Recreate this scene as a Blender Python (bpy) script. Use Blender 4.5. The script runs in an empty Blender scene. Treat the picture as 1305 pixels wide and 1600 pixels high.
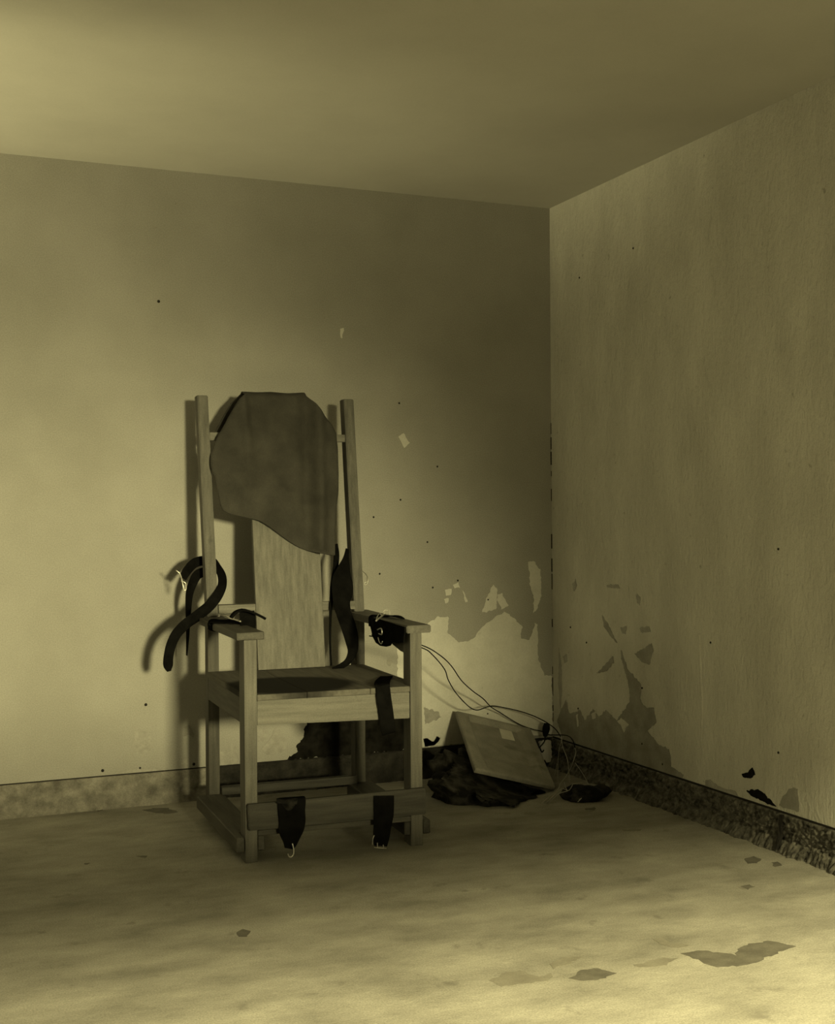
import bpy, bmesh, math, random
from mathutils import Vector, Matrix, noise

# ------------------------------------------------------------------ camera
S = bpy.context.scene
COL = S.collection
cam_d = bpy.data.cameras.new('camera'); cam = bpy.data.objects.new('camera', cam_d); COL.objects.link(cam)
cam_d.sensor_fit = 'HORIZONTAL'; cam_d.sensor_width = 36.0; cam_d.lens = 36.0 * 1960.0 / 1305.0
cam_d.shift_y = -(800.0 - 804.0) / 1305.0
YAW, ROLL = math.radians(22.95), math.radians(0.4)
cam.location = (-2.683, -4.829, 1.10)
cam.matrix_world = (Matrix.Translation((-2.683, -4.829, 1.10)) @ Matrix.Rotation(-YAW, 4, 'Z')
                    @ Matrix.Rotation(math.radians(90), 4, 'X') @ Matrix.Rotation(-ROLL, 4, 'Z'))
S.camera = cam
cam_d.clip_start = 0.05

# ------------------------------------------------------------------ light and exposure
TINT = (1.0, 0.895, 0.44)
S.view_settings.view_transform = 'Standard'; S.view_settings.look = 'None'
S.view_settings.gamma = 1.0; S.view_settings.use_curve_mapping = False
S.view_settings.exposure = 0.0
wd = bpy.data.worlds.new('world'); S.world = wd; wd.use_nodes = True
bg = wd.node_tree.nodes['Background']; bg.inputs[0].default_value = (*TINT, 1); bg.inputs[1].default_value = 0.020
def lamp(name, kind, loc, target, energy, **kw):
    d = bpy.data.lights.new(name, kind); o = bpy.data.objects.new(name, d); COL.objects.link(o)
    d.color = TINT; d.energy = energy
    for k, v in kw.items(): setattr(d, k, v)
    o.location = loc
    o.rotation_euler = (Vector(target) - Vector(loc)).to_track_quat('-Z', 'Y').to_euler()
    return o
# low daylight through an unseen window behind the camera: its sill is set to shade the floor and the foot of the chair
lamp('low_daylight', 'SPOT', (-1.40, -9.0, 1.62), (-2.0, 0, 0.22), 3300, spot_size=math.radians(26.5), spot_blend=1.0, shadow_soft_size=0.31)
# added disc lamp, high outside the same opening, to brighten the near floor
lamp('floor_fill', 'AREA', (-1.6, -9.0, 4.75), (-1.3, -5.0, 1.5), 3600, shape='DISK', size=1.3)
# added fill lamp shining in through the unseen left-hand opening
lamp('side_fill', 'AREA', (-4.95, -1.3, 1.55), (-1.0, -1.0, 1.5), 11, shape='RECTANGLE', size=1.1, size_y=0.8)
# added spot low outside that opening, aimed up to brighten the left ceiling
lamp('ceiling_fill', 'SPOT', (-5.3, -1.2, 0.85), (-2.25, -0.60, 2.50), 800, spot_size=math.radians(38), spot_blend=1.0, shadow_soft_size=0.25)

# ------------------------------------------------------------------ materials
def mat(name, c1, c2=None, scale=8.0, stretch=(1, 1, 1), rough=0.85, bump=0.0, bscale=60.0, bstretch=(1, 1, 1), lo=0.35, hi=0.65, metal=0.0, spec=0.3, detail=6.0, grain=0.0, extra=None, bdist=.004):
    m = bpy.data.materials.new(name); m.use_nodes = True
    nt = m.node_tree; N = nt.nodes; K = nt.links
    b = N['Principled BSDF']; b.inputs['Roughness'].default_value = rough; b.inputs['Metallic'].default_value = metal
    b.inputs['Specular IOR Level'].default_value = spec
    tc = N.new('ShaderNodeTexCoord')
    def nz(sc, st, det):
        mp = N.new('ShaderNodeMapping'); mp.inputs['Scale'].default_value = st; K.new(tc.outputs['Object'], mp.inputs[0])
        n = N.new('ShaderNodeTexNoise'); n.inputs['Scale'].default_value = sc; n.inputs['Detail'].default_value = det
        n.inputs['Roughness'].default_value = 0.6; K.new(mp.outputs[0], n.inputs['Vector']); return n
    n1 = nz(scale, stretch, detail)
    r = N.new('ShaderNodeValToRGB'); K.new(n1.outputs[0], r.inputs[0])
    r.color_ramp.elements[0].position = lo; r.color_ramp.elements[1].position = hi
    r.color_ramp.elements[0].color = (*c1, 1); r.color_ramp.elements[1].color = (*(c2 or c1), 1)
    out = r.outputs[0]
    def mix(fac, a, bcol, mode='MIX'):
        x = N.new('ShaderNodeMix'); x.data_type = 'RGBA'; x.blend_type = mode
        if isinstance(fac, float): x.inputs[0].default_value = fac
        else: K.new(fac, x.inputs[0])
        K.new(a, x.inputs[6])
        if isinstance(bcol, tuple): x.inputs[7].default_value = (*bcol, 1)
        else: K.new(bcol, x.inputs[7])
        return x.outputs[2]
    if grain > 0:
        g = nz(230.0, (1, 1, 1), 2.0)
        rg = N.new('ShaderNodeValToRGB'); K.new(g.outputs[0], rg.inputs[0])
        rg.color_ramp.elements[0].position = 0.3; rg.color_ramp.elements[1].position = 0.7
        a = 1 - grain
        rg.color_ramp.elements[0].color = (a, a, a, 1); rg.color_ramp.elements[1].color = (1, 1, 1, 1)
        out = mix(1.0, out, rg.outputs[0], 'MULTIPLY')
    if extra: out = extra(N, K, tc, nz, mix, out)
    K.new(out, b.inputs['Base Color'])
    if bump > 0:
        n2 = nz(bscale, bstretch, 5.0)
        bp = N.new('ShaderNodeBump'); bp.inputs['Strength'].default_value = bump; bp.inputs['Distance'].default_value = bdist
        K.new(n2.outputs[0], bp.inputs['Height']); K.new(bp.outputs[0], b.inputs['Normal'])
    return m
def speck(sc, lo, hi, col):
    """dark or pale flecks of dirt scattered over a surface"""
    def f(N, K, tc, nz, mix, out):
        n = nz(sc, (1, 1, 1), 4.0); r = N.new('ShaderNodeValToRGB'); K.new(n.outputs[0], r.inputs[0])
        r.color_ramp.elements[0].position = lo; r.color_ramp.elements[1].position = hi
        return mix(r.outputs[0], out, col)
    return f
M = {}
M['wall'] = mat('wall_paint', (.345, .333, .303), (.41, .397, .366), 2.2, rough=.8, bump=.10, bscale=90, grain=.22, extra=speck(30, .70, .78, (.25, .23, .2)))
M['plaster'] = mat('bare_plaster', (.62, .605, .56), (.70, .685, .64), 9, rough=.9, bump=.10, bscale=60, grain=.12, extra=speck(24, .66, .8, (.42, .40, .36)))
M['wall_r'] = mat('limewash', (.58, .562, .51), (.70, .68, .62), 6.0, (1, 1, .4), rough=.92, bump=1.0, bscale=60, bstretch=(1, 1, .5), bdist=.011, grain=.15, extra=speck(26, .66, .78, (.30, .28, .24)))
M['grey_patch'] = mat('grey_undercoat', (.26, .25, .225), (.36, .345, .31), 14, rough=.9, bump=.25, bscale=70, grain=.15)
M['grey_soft'] = mat('grey_blotch', (.33, .32, .29), (.43, .41, .38), 30, rough=.9, bump=.1, grain=.15)
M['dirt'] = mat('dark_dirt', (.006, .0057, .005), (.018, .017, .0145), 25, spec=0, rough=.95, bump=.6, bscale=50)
M['ceiling'] = mat('ceiling_paint', (.46, .445, .41), (.52, .505, .465), 1.5, rough=.9, bump=.06, grain=.06)
M['floor'] = mat('cement_floor', (.225, .213, .186), (.42, .40, .355), 4.0, (1, 1.8, 1), rough=.85, bump=.5, bscale=40, lo=.3, hi=.7, grain=.35, extra=speck(9, .62, .80, (.13, .12, .105)))
M['stain'] = mat('floor_stain', (.10, .092, .08), (.15, .14, .12), 18, rough=.75, bump=.2, grain=.2)
M['stain2'] = mat('floor_damp', (.19, .175, .15), (.25, .235, .2), 14, rough=.75, bump=.2, grain=.2)
M['cement'] = mat('cement_skirting', (.045, .042, .036), (.25, .237, .208), 40, rough=.95, bump=.8, bscale=150, lo=.36, hi=.72, grain=.25)
M['cement_l'] = mat('cement_skirting_pale', (.13, .12, .105), (.37, .35, .31), 22, rough=.9, bump=.5, bscale=50, lo=.3, hi=.75, grain=.25)
M['grime_shade'] = mat('grimy_shaded_skirting', (.014, .0132, .0115), (.055, .051, .044), 20, rough=.95, bump=.8, bscale=60, lo=.35, hi=.75, grain=.25)
M['joint'] = mat('dark_joint', (.02, .018, .016), rough=1)
def wood(n, c1, c2, st): return mat(n, c1, c2, 7, st, rough=.62, bump=.18, bscale=16, bstretch=st, lo=.33, hi=.70, detail=9, grain=.2, extra=speck(11, .64, .80, tuple(x * .45 for x in c1)))
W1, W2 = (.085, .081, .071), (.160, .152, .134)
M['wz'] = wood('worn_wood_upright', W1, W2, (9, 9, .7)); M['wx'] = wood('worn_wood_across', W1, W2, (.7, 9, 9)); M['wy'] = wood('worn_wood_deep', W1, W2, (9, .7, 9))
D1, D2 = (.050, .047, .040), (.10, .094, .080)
M['dz'] = wood('shaded_wood_upright', D1, D2, (9, 9, .7)); M['dx'] = wood('dark_wood_across', D1, D2, (.7, 9, 9)); M['dy'] = wood('dark_wood_deep', D1, D2, (9, .7, 9))
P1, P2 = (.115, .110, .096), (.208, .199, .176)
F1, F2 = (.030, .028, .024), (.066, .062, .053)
M['fx'] = wood('darker_wood_across', F1, F2, (.7, 9, 9)); M['fy'] = wood('darker_wood_deep', F1, F2, (9, .7, 9)); M['fz'] = wood('darker_wood_upright', (.02, .019, .016), (.042, .039, .034), (9, 9, .7))  # darkest wood tone, for footboard, stretchers and one runner
M['pz'] = wood('pale_board', P1, P2, (9, 9, .28))
M['px'] = wood('pale_rail', P1, P2, (.5, 8, 8))
M['leather'] = mat('black_leather', (.0045, .0044, .0043), (.008, .0078, .0074), 30, rough=.85, bump=.3, bscale=120, spec=.0)
M['leather2'] = mat('worn_leather', (.008, .0076, .007), (.085, .079, .068), 16, rough=.75, bump=.6, bscale=40, spec=.1, lo=.45, hi=.8)
M['hide'] = mat('hide_cloth', (.030, .028, .024), (.062, .058, .050), 9, rough=.85, bump=.6, bscale=40, lo=.3, hi=.7, grain=.2)
M['rubber'] = mat('black_rubber', (.006, .006, .0055), rough=.7, spec=.1)
M['wire'] = mat('pale_wire', (.30, .28, .24), (.38, .36, .31), 20, rough=.6)
M['steel'] = mat('bright_steel', (.62, .60, .56), (.75, .73, .68), 30, rough=.32, metal=.9)
M['tin'] = mat('painted_tin', (.20, .19, .167), (.30, .286, .25), 8, rough=.6, bump=.2, bscale=50, grain=.22, extra=speck(7, .56, .72, (.14, .13, .11)))
M['paper'] = mat('paper', (.52, .50, .44), (.60, .58, .52), 20, rough=.9)
def seat_extra(N, K, tc, nz, mix, out):
    """the black oval worn into the middle of the seat"""
    mp = N.new('ShaderNodeMapping'); mp.vector_type = 'TEXTURE'
    mp.inputs['Location'].default_value = (.22, .22, .53); mp.inputs['Scale'].default_value = (.245, .225, 1.0)
    K.new(tc.outputs['Object'], mp.inputs[0])
    n = nz(9, (1, 1, 1), 4.0)
    ad = N.new('ShaderNodeVectorMath'); ad.operation = 'MULTIPLY_ADD'; ad.inputs[1].default_value = (.22, .22, .0); ad.inputs[2].default_value = (0, 0, 0)
    K.new(n.outputs[1], ad.inputs[0])
    a2 = N.new('ShaderNodeVectorMath'); a2.operation = 'ADD'; K.new(mp.outputs[0], a2.inputs[0]); K.new(ad.outputs[0], a2.inputs[1])
    ln = N.new('ShaderNodeVectorMath'); ln.operation = 'LENGTH'; K.new(a2.outputs[0], ln.inputs[0])
    r = N.new('ShaderNodeValToRGB'); K.new(ln.outputs['Value'], r.inputs[0])
    r.color_ramp.elements[0].position = .82; r.color_ramp.elements[1].position = 1.02
    r.color_ramp.elements[0].color = (1, 1, 1, 1); r.color_ramp.elements[1].color = (0, 0, 0, 1)
    return mix(r.outputs[0], out, (.014, .013, .012))
M['seat'] = mat('seat_wood', (.085, .08, .070), (.16, .152, .134), 7, (9, .7, 9), rough=.75, spec=.12, bump=.15, bscale=16, bstretch=(9, .7, 9), lo=.28, hi=.74, extra=seat_extra)

# ------------------------------------------------------------------ builders
def obj(name, bm, m, parent=None, smooth=False):
    bmesh.ops.recalc_face_normals(bm, faces=bm.faces)
    me = bpy.data.meshes.new(name); bm.to_mesh(me); bm.free()
    me.materials.append(m)
    if smooth:
        for p in me.polygons: p.use_smooth = True
    o = bpy.data.objects.new(name, me); COL.objects.link(o)
    if parent is not None: o.parent = parent
    return o
def tag(o, label, cat, group=None):
    o['label'] = label; o['category'] = cat
    if group: o['group'] = group
    return o
def struct(o): o['kind'] = 'structure'; return o
def empty(name, loc=(0, 0, 0), rz=0.0):
    o = bpy.data.objects.new(name, None); COL.objects.link(o); o.location = loc; o.rotation_euler = (0, 0, rz); o.empty_display_size = .1
    return o
def hexa(bm, c):
    """a block from 8 corners: bottom four then top four, same order"""
    v = [bm.verts.new(p) for p in c]
    for f in ((3, 2, 1, 0), (4, 5, 6, 7), (0, 1, 5, 4), (1, 2, 6, 5), (2, 3, 7, 6), (3, 0, 4, 7)): bm.faces.new([v[i] for i in f])
def block(x0, x1, y0, y1, z0, z1, bev=.0025, wob=.0012, seed=1, lean=None):
    """a sawn piece of timber: eased edges, corners slightly out of true; lean(z) moves it back in y"""
    rnd = random.Random(seed); bm = bmesh.new()
    c = []
    for z in (z0, z1):
        d = lean(z) if lean else 0
        for x, y in ((x0, y0), (x1, y0), (x1, y1), (x0, y1)):
            c.append((x + rnd.uniform(-wob, wob), y + d + rnd.uniform(-wob, wob), z + rnd.uniform(-wob, wob)))
    hexa(bm, c)
    if bev: bmesh.ops.bevel(bm, geom=bm.edges[:], offset=bev, segments=2, profile=.6, affect='EDGES')
    return bm
def prism(pts, nrm, bev=0):
    """a flat outline (3-D points) given thickness along nrm"""
    bm = bmesh.new(); n = Vector(nrm)
    a = [bm.verts.new(p) for p in pts]; f = bm.faces.new(a)
    r = bmesh.ops.extrude_face_region(bm, geom=[f])
    for v in r['geom']:
        if isinstance(v, bmesh.types.BMVert): v.co += n
    return bm
def crom(P, n):
    """Catmull-Rom through rows of numbers"""
    out = []
    Q = [P[0]] + list(P) + [P[-1]]
    for i in range(1, len(Q) - 2):
        for k in range(n):
            t = k / n; a, b, c, d = Q[i - 1], Q[i], Q[i + 1], Q[i + 2]
            out.append([.5 * (2 * b[j] + (c[j] - a[j]) * t + (2 * a[j] - 5 * b[j] + 4 * c[j] - d[j]) * t * t + (3 * b[j] - a[j] - 3 * c[j] + d[j]) * t ** 3) for j in range(len(b))])
    out.append(list(P[-1])); return out
def ribbon(rows, th=.003, hint=(0, 1, 0), n=6, twist=None, wd=None):
    """a strap: rows of (x, y, z, width); hint is the direction its face looks; closed, with a pointed-off end left square"""
    R = crom(rows, n); bm = bmesh.new(); prev = None; rings = []
    for i, r in enumerate(R):
        p = Vector(r[:3]); q0 = Vector(R[max(0, i - 1)][:3]); q1 = Vector(R[min(len(R) - 1, i + 1)][:3])
        t = (q1 - q0).normalized(); h = Vector(hint)
        if twist: h = Vector(twist[0]).lerp(Vector(twist[1]), i / (len(R) - 1))
        w = t.cross(h) if wd is None else Vector(wd) - t * t.dot(Vector(wd))
        if w.length < 1e-4: w = Vector((1, 0, 0))
        w.normalize(); nn = w.cross(t).normalized()
        hw = r[3] / 2
        rings.append([bm.verts.new(p + w * a * hw + nn * b * th / 2) for a, b in ((-1, -.6), (-.9, -1), (.9, -1), (1, -.6), (1, .6), (.9, 1), (-.9, 1), (-1, .6))])
    for A, B in zip(rings, rings[1:]):
        for k in range(8): bm.faces.new((A[k], A[(k + 1) % 8], B[(k + 1) % 8], B[k]))
    bm.faces.new(rings[0]); bm.faces.new(rings[-1][::-1])
    return bm
def tube(bm, pts, r, n=6, sides=7, taper=None):
    R = crom([list(p) for p in pts], n); rings = []
    up = Vector((.3, .2, .93))
    for i, p in enumerate(R):
        p = Vector(p); t = (Vector(R[min(len(R) - 1, i + 1)]) - Vector(R[max(0, i - 1)])).normalized()
        a = t.cross(up)
        if a.length < .05: a = t.cross(Vector((1, 0, 0)))
        a.normalize(); b = t.cross(a); up = b * -1 if b.dot(up) < 0 else b
        rr = r if taper is None else r * taper(i / (len(R) - 1))
        rings.append([bm.verts.new(p + (a * math.cos(2 * math.pi * k / sides) + b * math.sin(2 * math.pi * k / sides)) * rr) for k in range(sides)])
    for A, B in zip(rings, rings[1:]):
        for k in range(sides): bm.faces.new((A[k], A[(k + 1) % sides], B[(k + 1) % sides], B[k]))
    bm.faces.new(rings[0]); bm.faces.new(rings[-1][::-1])
    return bm
def rough_outline(pts, seed, amp=.004, step=.006):
    """break the straight sides of an outline into a crumbling edge"""
    rnd = random.Random(seed); out = []; t = seed * 7.3
    for i, p in enumerate(pts):
        a, b = Vector(p), Vector(pts[(i + 1) % len(pts)]); L = (b - a).length; k = max(1, int(L / step))
        for j in range(k):
            q = a.lerp(b, j / k); t += L / k * 60
            d = Vector((noise.noise(Vector((t, 1.3, seed))), noise.noise(Vector((t, 5.7, seed))), noise.noise(Vector((t, 9.1, seed))))) * amp * 1.7
            s = amp * .28
            out.append((q.x + d.x + rnd.uniform(-s, s), q.y + d.y + rnd.uniform(-s, s), q.z + d.z + rnd.uniform(-s, s)))
    return out
def patch_back(name, pts, m, parent, seed, th=.0016, amp=.004):
    q = [(x, 0, z) for x, y, z in rough_outline(pts, seed, amp)]
    q = [(x, -.0002, z) for x, y, z in q]
    return obj(name, prism(q, (0, -th, 0)), m, parent)
def patch_right(name, pts, m, parent, seed, th=.0016, amp=.004):
    q = [(-.0002, y, z) for x, y, z in rough_outline(pts, seed, amp)]
    return obj(name, prism(q, (-th, 0, 0)), m, parent)
def patch_floor(name, pts, m, parent, seed, th=.0006, amp=.006):
    q = [(x, y, .0001) for x, y, z in rough_outline(pts, seed, amp, .012)]
    return obj(name, prism(q, (0, 0, th)), m, parent)

# ------------------------------------------------------------------ the room
HC = 2.436
def slab(name, x0, x1, y0, y1, z0, z1, m):
    bm = bmesh.new(); hexa(bm, [(x0, y0, z0), (x1, y0, z0), (x1, y1, z0), (x0, y1, z0), (x0, y0, z1), (x1, y0, z1), (x1, y1, z1), (x0, y1, z1)])
    return struct(obj(name, bm, m))
floor = slab('floor', -4.8, .2, -5.2, .2, -.15, 0, M['floor'])
ceiling = slab('ceiling', -4.8, .2, -5.2, .2, HC, HC + .15, M['ceiling'])
wall_back = slab('wall_back', -4.8, 0, 0, .2, 0, HC, M['wall'])
wall_right = slab('wall_right', 0, .2, -5.2, 0, 0, HC, M['wall_r'])
def pierced(name, boxes, m):
    bm = bmesh.new()
    for x0, x1, y0, y1, z0, z1 in boxes: hexa(bm, [(x0, y0, z0), (x1, y0, z0), (x1, y1, z0), (x0, y1, z0), (x0, y0, z1), (x1, y0, z1), (x1, y1, z1), (x0, y1, z1)])
    return struct(obj(name, bm, m))
# the walls behind and to the left of the camera, each with an unseen opening shaped to cut the lamp light
wall_front = pierced('wall_front', [(-4.8, .2, -5.2, -5.0, 0, .93), (-4.8, .2, -5.2, -5.0, 2.12, HC), (-4.8, -2.75, -5.2, -5.0, .93, 2.12), (-.3, .2, -5.2, -5.0, .93, 2.12)], M['wall'])
wall_left = pierced('wall_left', [(-4.8, -4.6, -5.0, 0, 0, 1.0), (-4.8, -4.6, -5.0, 0, 2.12, HC), (-4.8, -4.6, -5.0, -2.1, 1.0, 2.12), (-4.8, -4.6, -.4, 0, 1.0, 2.12)], M['wall'])

# cement skirting: rough cast, its foot spreading onto the floor
def skirting(name, S0, L, along, m, out, foot, h, amp, seed):
    bm = bmesh.new(); nx = int((L - S0) / .005); prof = []
    prof.append((0.0, h)); prof.append((out * .75, h - .001)); prof.append((out, h - .006))
    for k in range(1, 16): prof.append((out, h - .006 - (h - .040) * k / 16))
    prof += [(out + foot * .2, .034), (out + foot * .45, .022), (out + foot * .75, .011), (out + foot, -.004)]
    rows = []
    for i in range(nx + 1):
        s = S0 + (L - S0) * i / nx; row = []
        for j, (o_, z) in enumerate(prof):
            d = (noise.fractal(Vector((s * 85 + seed, z * 85, seed)), 1.0, 2.0, 4) - .7 * abs(noise.noise(Vector((s * 150, z * 150, seed + 3))))) * amp * (0 if j == 0 else (.35 if j < 3 else 1))
            dz = noise.noise(Vector((s * 30, seed, 3))) * amp * .35 if 0 < j < 4 else 0
            if j >= len(prof) - 3: d += noise.fractal(Vector((s * 14, 7, seed)), 1, 2, 3) * foot * .5
            e = max(.0005, o_ + d) if j else 0.0
            row.append(bm.verts.new((-s, -e, z + dz) if along == 'x' else (-e, -s, z + dz)))
        rows.append(row)
    for A, B in zip(rows, rows[1:]):
        for k in range(len(prof) - 1): bm.faces.new((A[k], A[k + 1], B[k + 1], B[k]))
    return struct(obj(name, bm, m, None, True))
bb_back = skirting('baseboard_back', 1.53, 4.55, 'x', M['cement_l'], .012, .022, .119, .004, 5)
bb_shaded = skirting('baseboard_back', 0, 1.53, 'x', M['grime_shade'], .012, .022, .119, .005, 6)  # dark stretch: dirt plus chair and tray shade put into its colour
bb_right = skirting('baseboard_right', 0, 4.95, 'y', M['cement'], .014, .032, .120, .013, 11)
def strip_back(x0, x1, z0, z1, d):
    bm = bmesh.new(); hexa(bm, [(x0, -d, z0), (x1, -d, z0), (x1, 0, z0), (x0, 0, z0), (x0, -d, z1), (x1, -d, z1), (x1, 0, z1), (x0, 0, z1)]); return bm
obj('joint', strip_back(-4.0, -.005, .1185, .1225, .0025), M['joint'], bb_back)
bm = bmesh.new(); hexa(bm, [(-.004, -4.2, .120), (0, -4.2, .120), (0, -.002, .120), (-.004, -.002, .120), (-.004, -4.2, .126), (0, -4.2, .126), (0, -.002, .126), (-.004, -.002, .126)])
obj('joint', bm, M['joint'], bb_right)
# the upright crack through the right-hand skirting, and the finer one
for yy, w in ((-1.535, .012),):
    bm = bmesh.new(); q = rough_outline([(-.0205, yy - w, .118), (-.0205, yy, .118), (-.021, yy + .004, .06), (-.044, yy, .010), (-.044, yy - w, .010), (-.021, yy - w, .06)], 3, .002)
    obj('crack', prism(q, (.012, 0, 0)), M['joint'], bb_right)
# pale bare end of the back skirting beside the corner
obj('plaster_patch', prism(rough_outline([(-.080, -.0190, .112), (-.022, -.0190, .114), (-.018, -.0190, .02), (-.040, -.020, .012), (-.075, -.0190, .05)], 9, .003), (0, .012, 0)), M['plaster'], bb_shaded)

# --- back wall: flaked paint, bare plaster, blotches, nail holes
PB = lambda pts: [(x, 0, z) for x, y, z in pts]
patch_back('plaster_patch', [(-0.5525, 0.0000, 0.6713),(-0.4994, 0.0000, 0.6638),(-0.5058, 0.0000, 0.5992),(-0.4496, 0.0000, 0.5561),(-0.3895, 0.0000, 0.5642),(-0.3345, 0.0000, 0.6247),(-0.2762, 0.0000, 0.6608),(-0.2331, 0.0000, 0.6784),(-0.1838, 0.0000, 0.6434),(-0.1498, 0.0000, 0.6088),(-0.1564, 0.0000, 0.5592),(-0.1158, 0.0000, 0.5518),(-0.0838, 0.0000, 0.6256),(-0.0744, 0.0000, 0.6168),(-0.0725, 0.0000, 0.4662),(-0.0446, 0.0000, 0.3949),(-0.0065, 0.0000, 0.3900),(-0.0053, 0.0000, 0.1377),(-0.3262, 0.0000, 0.1288),(-0.5065, 0.0000, 0.1264),(-0.6182, 0.0000, 0.1271),(-0.6936, 0.0000, 0.1304),(-0.7355, 0.0000, 0.2877),(-0.7334, 0.0000, 0.5692),(-0.6349, 0.0000, 0.6155)], M['plaster'], wall_back, 1)
patch_back('plaster_patch', [(-0.3432, 0.0000, 0.6825),(-0.3183, 0.0000, 0.7500),(-0.2905, 0.0000, 0.7958),(-0.2692, 0.0000, 0.7787),(-0.2729, 0.0000, 0.6964),(-0.3189, 0.0000, 0.6788)], M['plaster'], wall_back, 2)
patch_back('plaster_patch', [(-0.2694, 0.0000, 0.7540),(-0.2478, 0.0000, 0.7588),(-0.2265, 0.0000, 0.7278),(-0.2174, 0.0000, 0.7054),(-0.2484, 0.0000, 0.6872),(-0.2665, 0.0000, 0.7291)], M['plaster'], wall_back, 3)
patch_back('plaster_patch', [(-0.1194, 0.0000, 0.8910),(-0.0912, 0.0000, 0.8932),(-0.0599, 0.0000, 0.8563),(-0.0544, 0.0000, 0.7472),(-0.0771, 0.0000, 0.6838),(-0.0929, 0.0000, 0.6705),(-0.0925, 0.0000, 0.7289),(-0.1108, 0.0000, 0.7991)], M['plaster'], wall_back, 4)
for i, (a, b_, c, d) in enumerate([((-0.5162, 0.0000, 0.7833),(-0.4836, 0.0000, 0.7850),(-0.4897, 0.0000, 0.7582),(-0.5105, 0.0000, 0.7561)), ((-0.4775, 0.0000, 0.8011),(-0.4536, 0.0000, 0.8113),(-0.4448, 0.0000, 0.7893),(-0.4687, 0.0000, 0.7873)), ((-0.4329, 0.0000, 0.7781),(-0.4211, 0.0000, 0.7560),(-0.4093, 0.0000, 0.7284),(-0.4213, 0.0000, 0.7261)), ((-0.7241, 0.0000, 1.4249),(-0.6981, 0.0000, 1.4387),(-0.6724, 0.0000, 1.3991),(-0.6957, 0.0000, 1.3775)), ((-0.9769, 0.0000, 1.8586),(-0.9602, 0.0000, 1.8647),(-0.9661, 0.0000, 1.8226),(-0.9744, 0.0000, 1.8248)), ((-0.5195, 0.0000, 0.7429),(-0.4958, 0.0000, 0.7475),(-0.5019, 0.0000, 0.7261),(-0.5137, 0.0000, 0.7238))]):
    patch_back('plaster_patch', [a, b_, c, d], M['plaster'], wall_back, 20 + i, amp=.0025)
patch_back('grey_patch', [(-1.8202, 0.0000, 0.2753),(-1.7959, 0.0000, 0.2857),(-1.7692, 0.0000, 0.2764),(-1.7499, 0.0000, 0.2431),(-1.7501, 0.0000, 0.2137),(-1.7746, 0.0000, 0.1935),(-1.8038, 0.0000, 0.1935),(-1.8230, 0.0000, 0.2243)], M['grey_soft'], wall_back, 30)
patch_back('grey_patch', [(-1.6260, 0.0000, 0.2857),(-1.6060, 0.0000, 0.2867),(-1.5887, 0.0000, 0.2556),(-1.5913, 0.0000, 0.2384),(-1.6063, 0.0000, 0.2520),(-1.6238, 0.0000, 0.2483)], M['grey_patch'], wall_back, 31, amp=.003)
patch_back('grey_patch', [(-1.4879, 0.0000, 0.1830),(-1.4651, 0.0000, 0.1661),(-1.4444, 0.0000, 0.1795),(-1.4391, 0.0000, 0.2143),(-1.4186, 0.0000, 0.1875),(-1.4165, 0.0000, 0.1243),(-1.4884, 0.0000, 0.1228)], M['grey_soft'], wall_back, 32)
patch_back('grey_patch', [(-1.2615, 0.0000, 0.2542),(-1.2456, 0.0000, 0.2454),(-1.2246, 0.0000, 0.2183),(-1.2089, 0.0000, 0.1761),(-1.2410, 0.0000, 0.1480),(-1.2939, 0.0000, 0.1471),(-1.3199, 0.0000, 0.1747),(-1.2776, 0.0000, 0.2172)], M['grey_soft'], wall_back, 33)
patch_back('grey_patch', [(-1.3351, 0.0000, 0.2520),(-1.3010, 0.0000, 0.2571),(-1.2907, 0.0000, 0.2233),(-1.3171, 0.0000, 0.1999),(-1.3354, 0.0000, 0.2063)], M['grey_soft'], wall_back, 34)
patch_back('grey_patch', [(-1.8910, 0.0000, 0.1277),(-1.8429, 0.0000, 0.1357),(-1.7799, 0.0000, 0.1377),(-1.7457, 0.0000, 0.1323),(-1.6917, 0.0000, 0.1301),(-1.6917, 0.0000, 0.1227),(-1.8910, 0.0000, 0.1253)], M['grey_soft'], wall_back, 35, amp=.002)
patch_back('grey_patch', [(-1.6469, 0.0000, 0.1461),(-1.6268, 0.0000, 0.1692),(-1.6095, 0.0000, 0.1529),(-1.6071, 0.0000, 0.1279),(-1.6421, 0.0000, 0.1259)], M['grey_soft'], wall_back, 36)
# where the plaster has fallen off behind the chair
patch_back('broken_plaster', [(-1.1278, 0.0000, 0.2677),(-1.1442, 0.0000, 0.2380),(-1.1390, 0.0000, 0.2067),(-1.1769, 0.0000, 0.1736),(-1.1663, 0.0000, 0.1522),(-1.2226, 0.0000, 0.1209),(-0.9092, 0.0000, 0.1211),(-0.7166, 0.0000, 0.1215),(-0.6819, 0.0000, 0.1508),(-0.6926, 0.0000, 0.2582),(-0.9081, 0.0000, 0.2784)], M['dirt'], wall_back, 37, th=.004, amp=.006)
patch_back('grey_patch', [(-0.6209, 0.0000, 0.1595),(-0.6004, 0.0000, 0.1633),(-0.5771, 0.0000, 0.1481),(-0.5534, 0.0000, 0.1678),(-0.5417, 0.0000, 0.1561),(-0.5655, 0.0000, 0.1310),(-0.6124, 0.0000, 0.1266)], M['grey_patch'], wall_back, 38, amp=.003)
patch_back('grey_patch', [(-0.6169, 0.0000, 0.2932),(-0.5526, 0.0000, 0.2700),(-0.5351, 0.0000, 0.2473),(-0.5705, 0.0000, 0.2336),(-0.6116, 0.0000, 0.2204)], M['grey_soft'], wall_back, 39, amp=.004, th=.0030)
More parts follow.
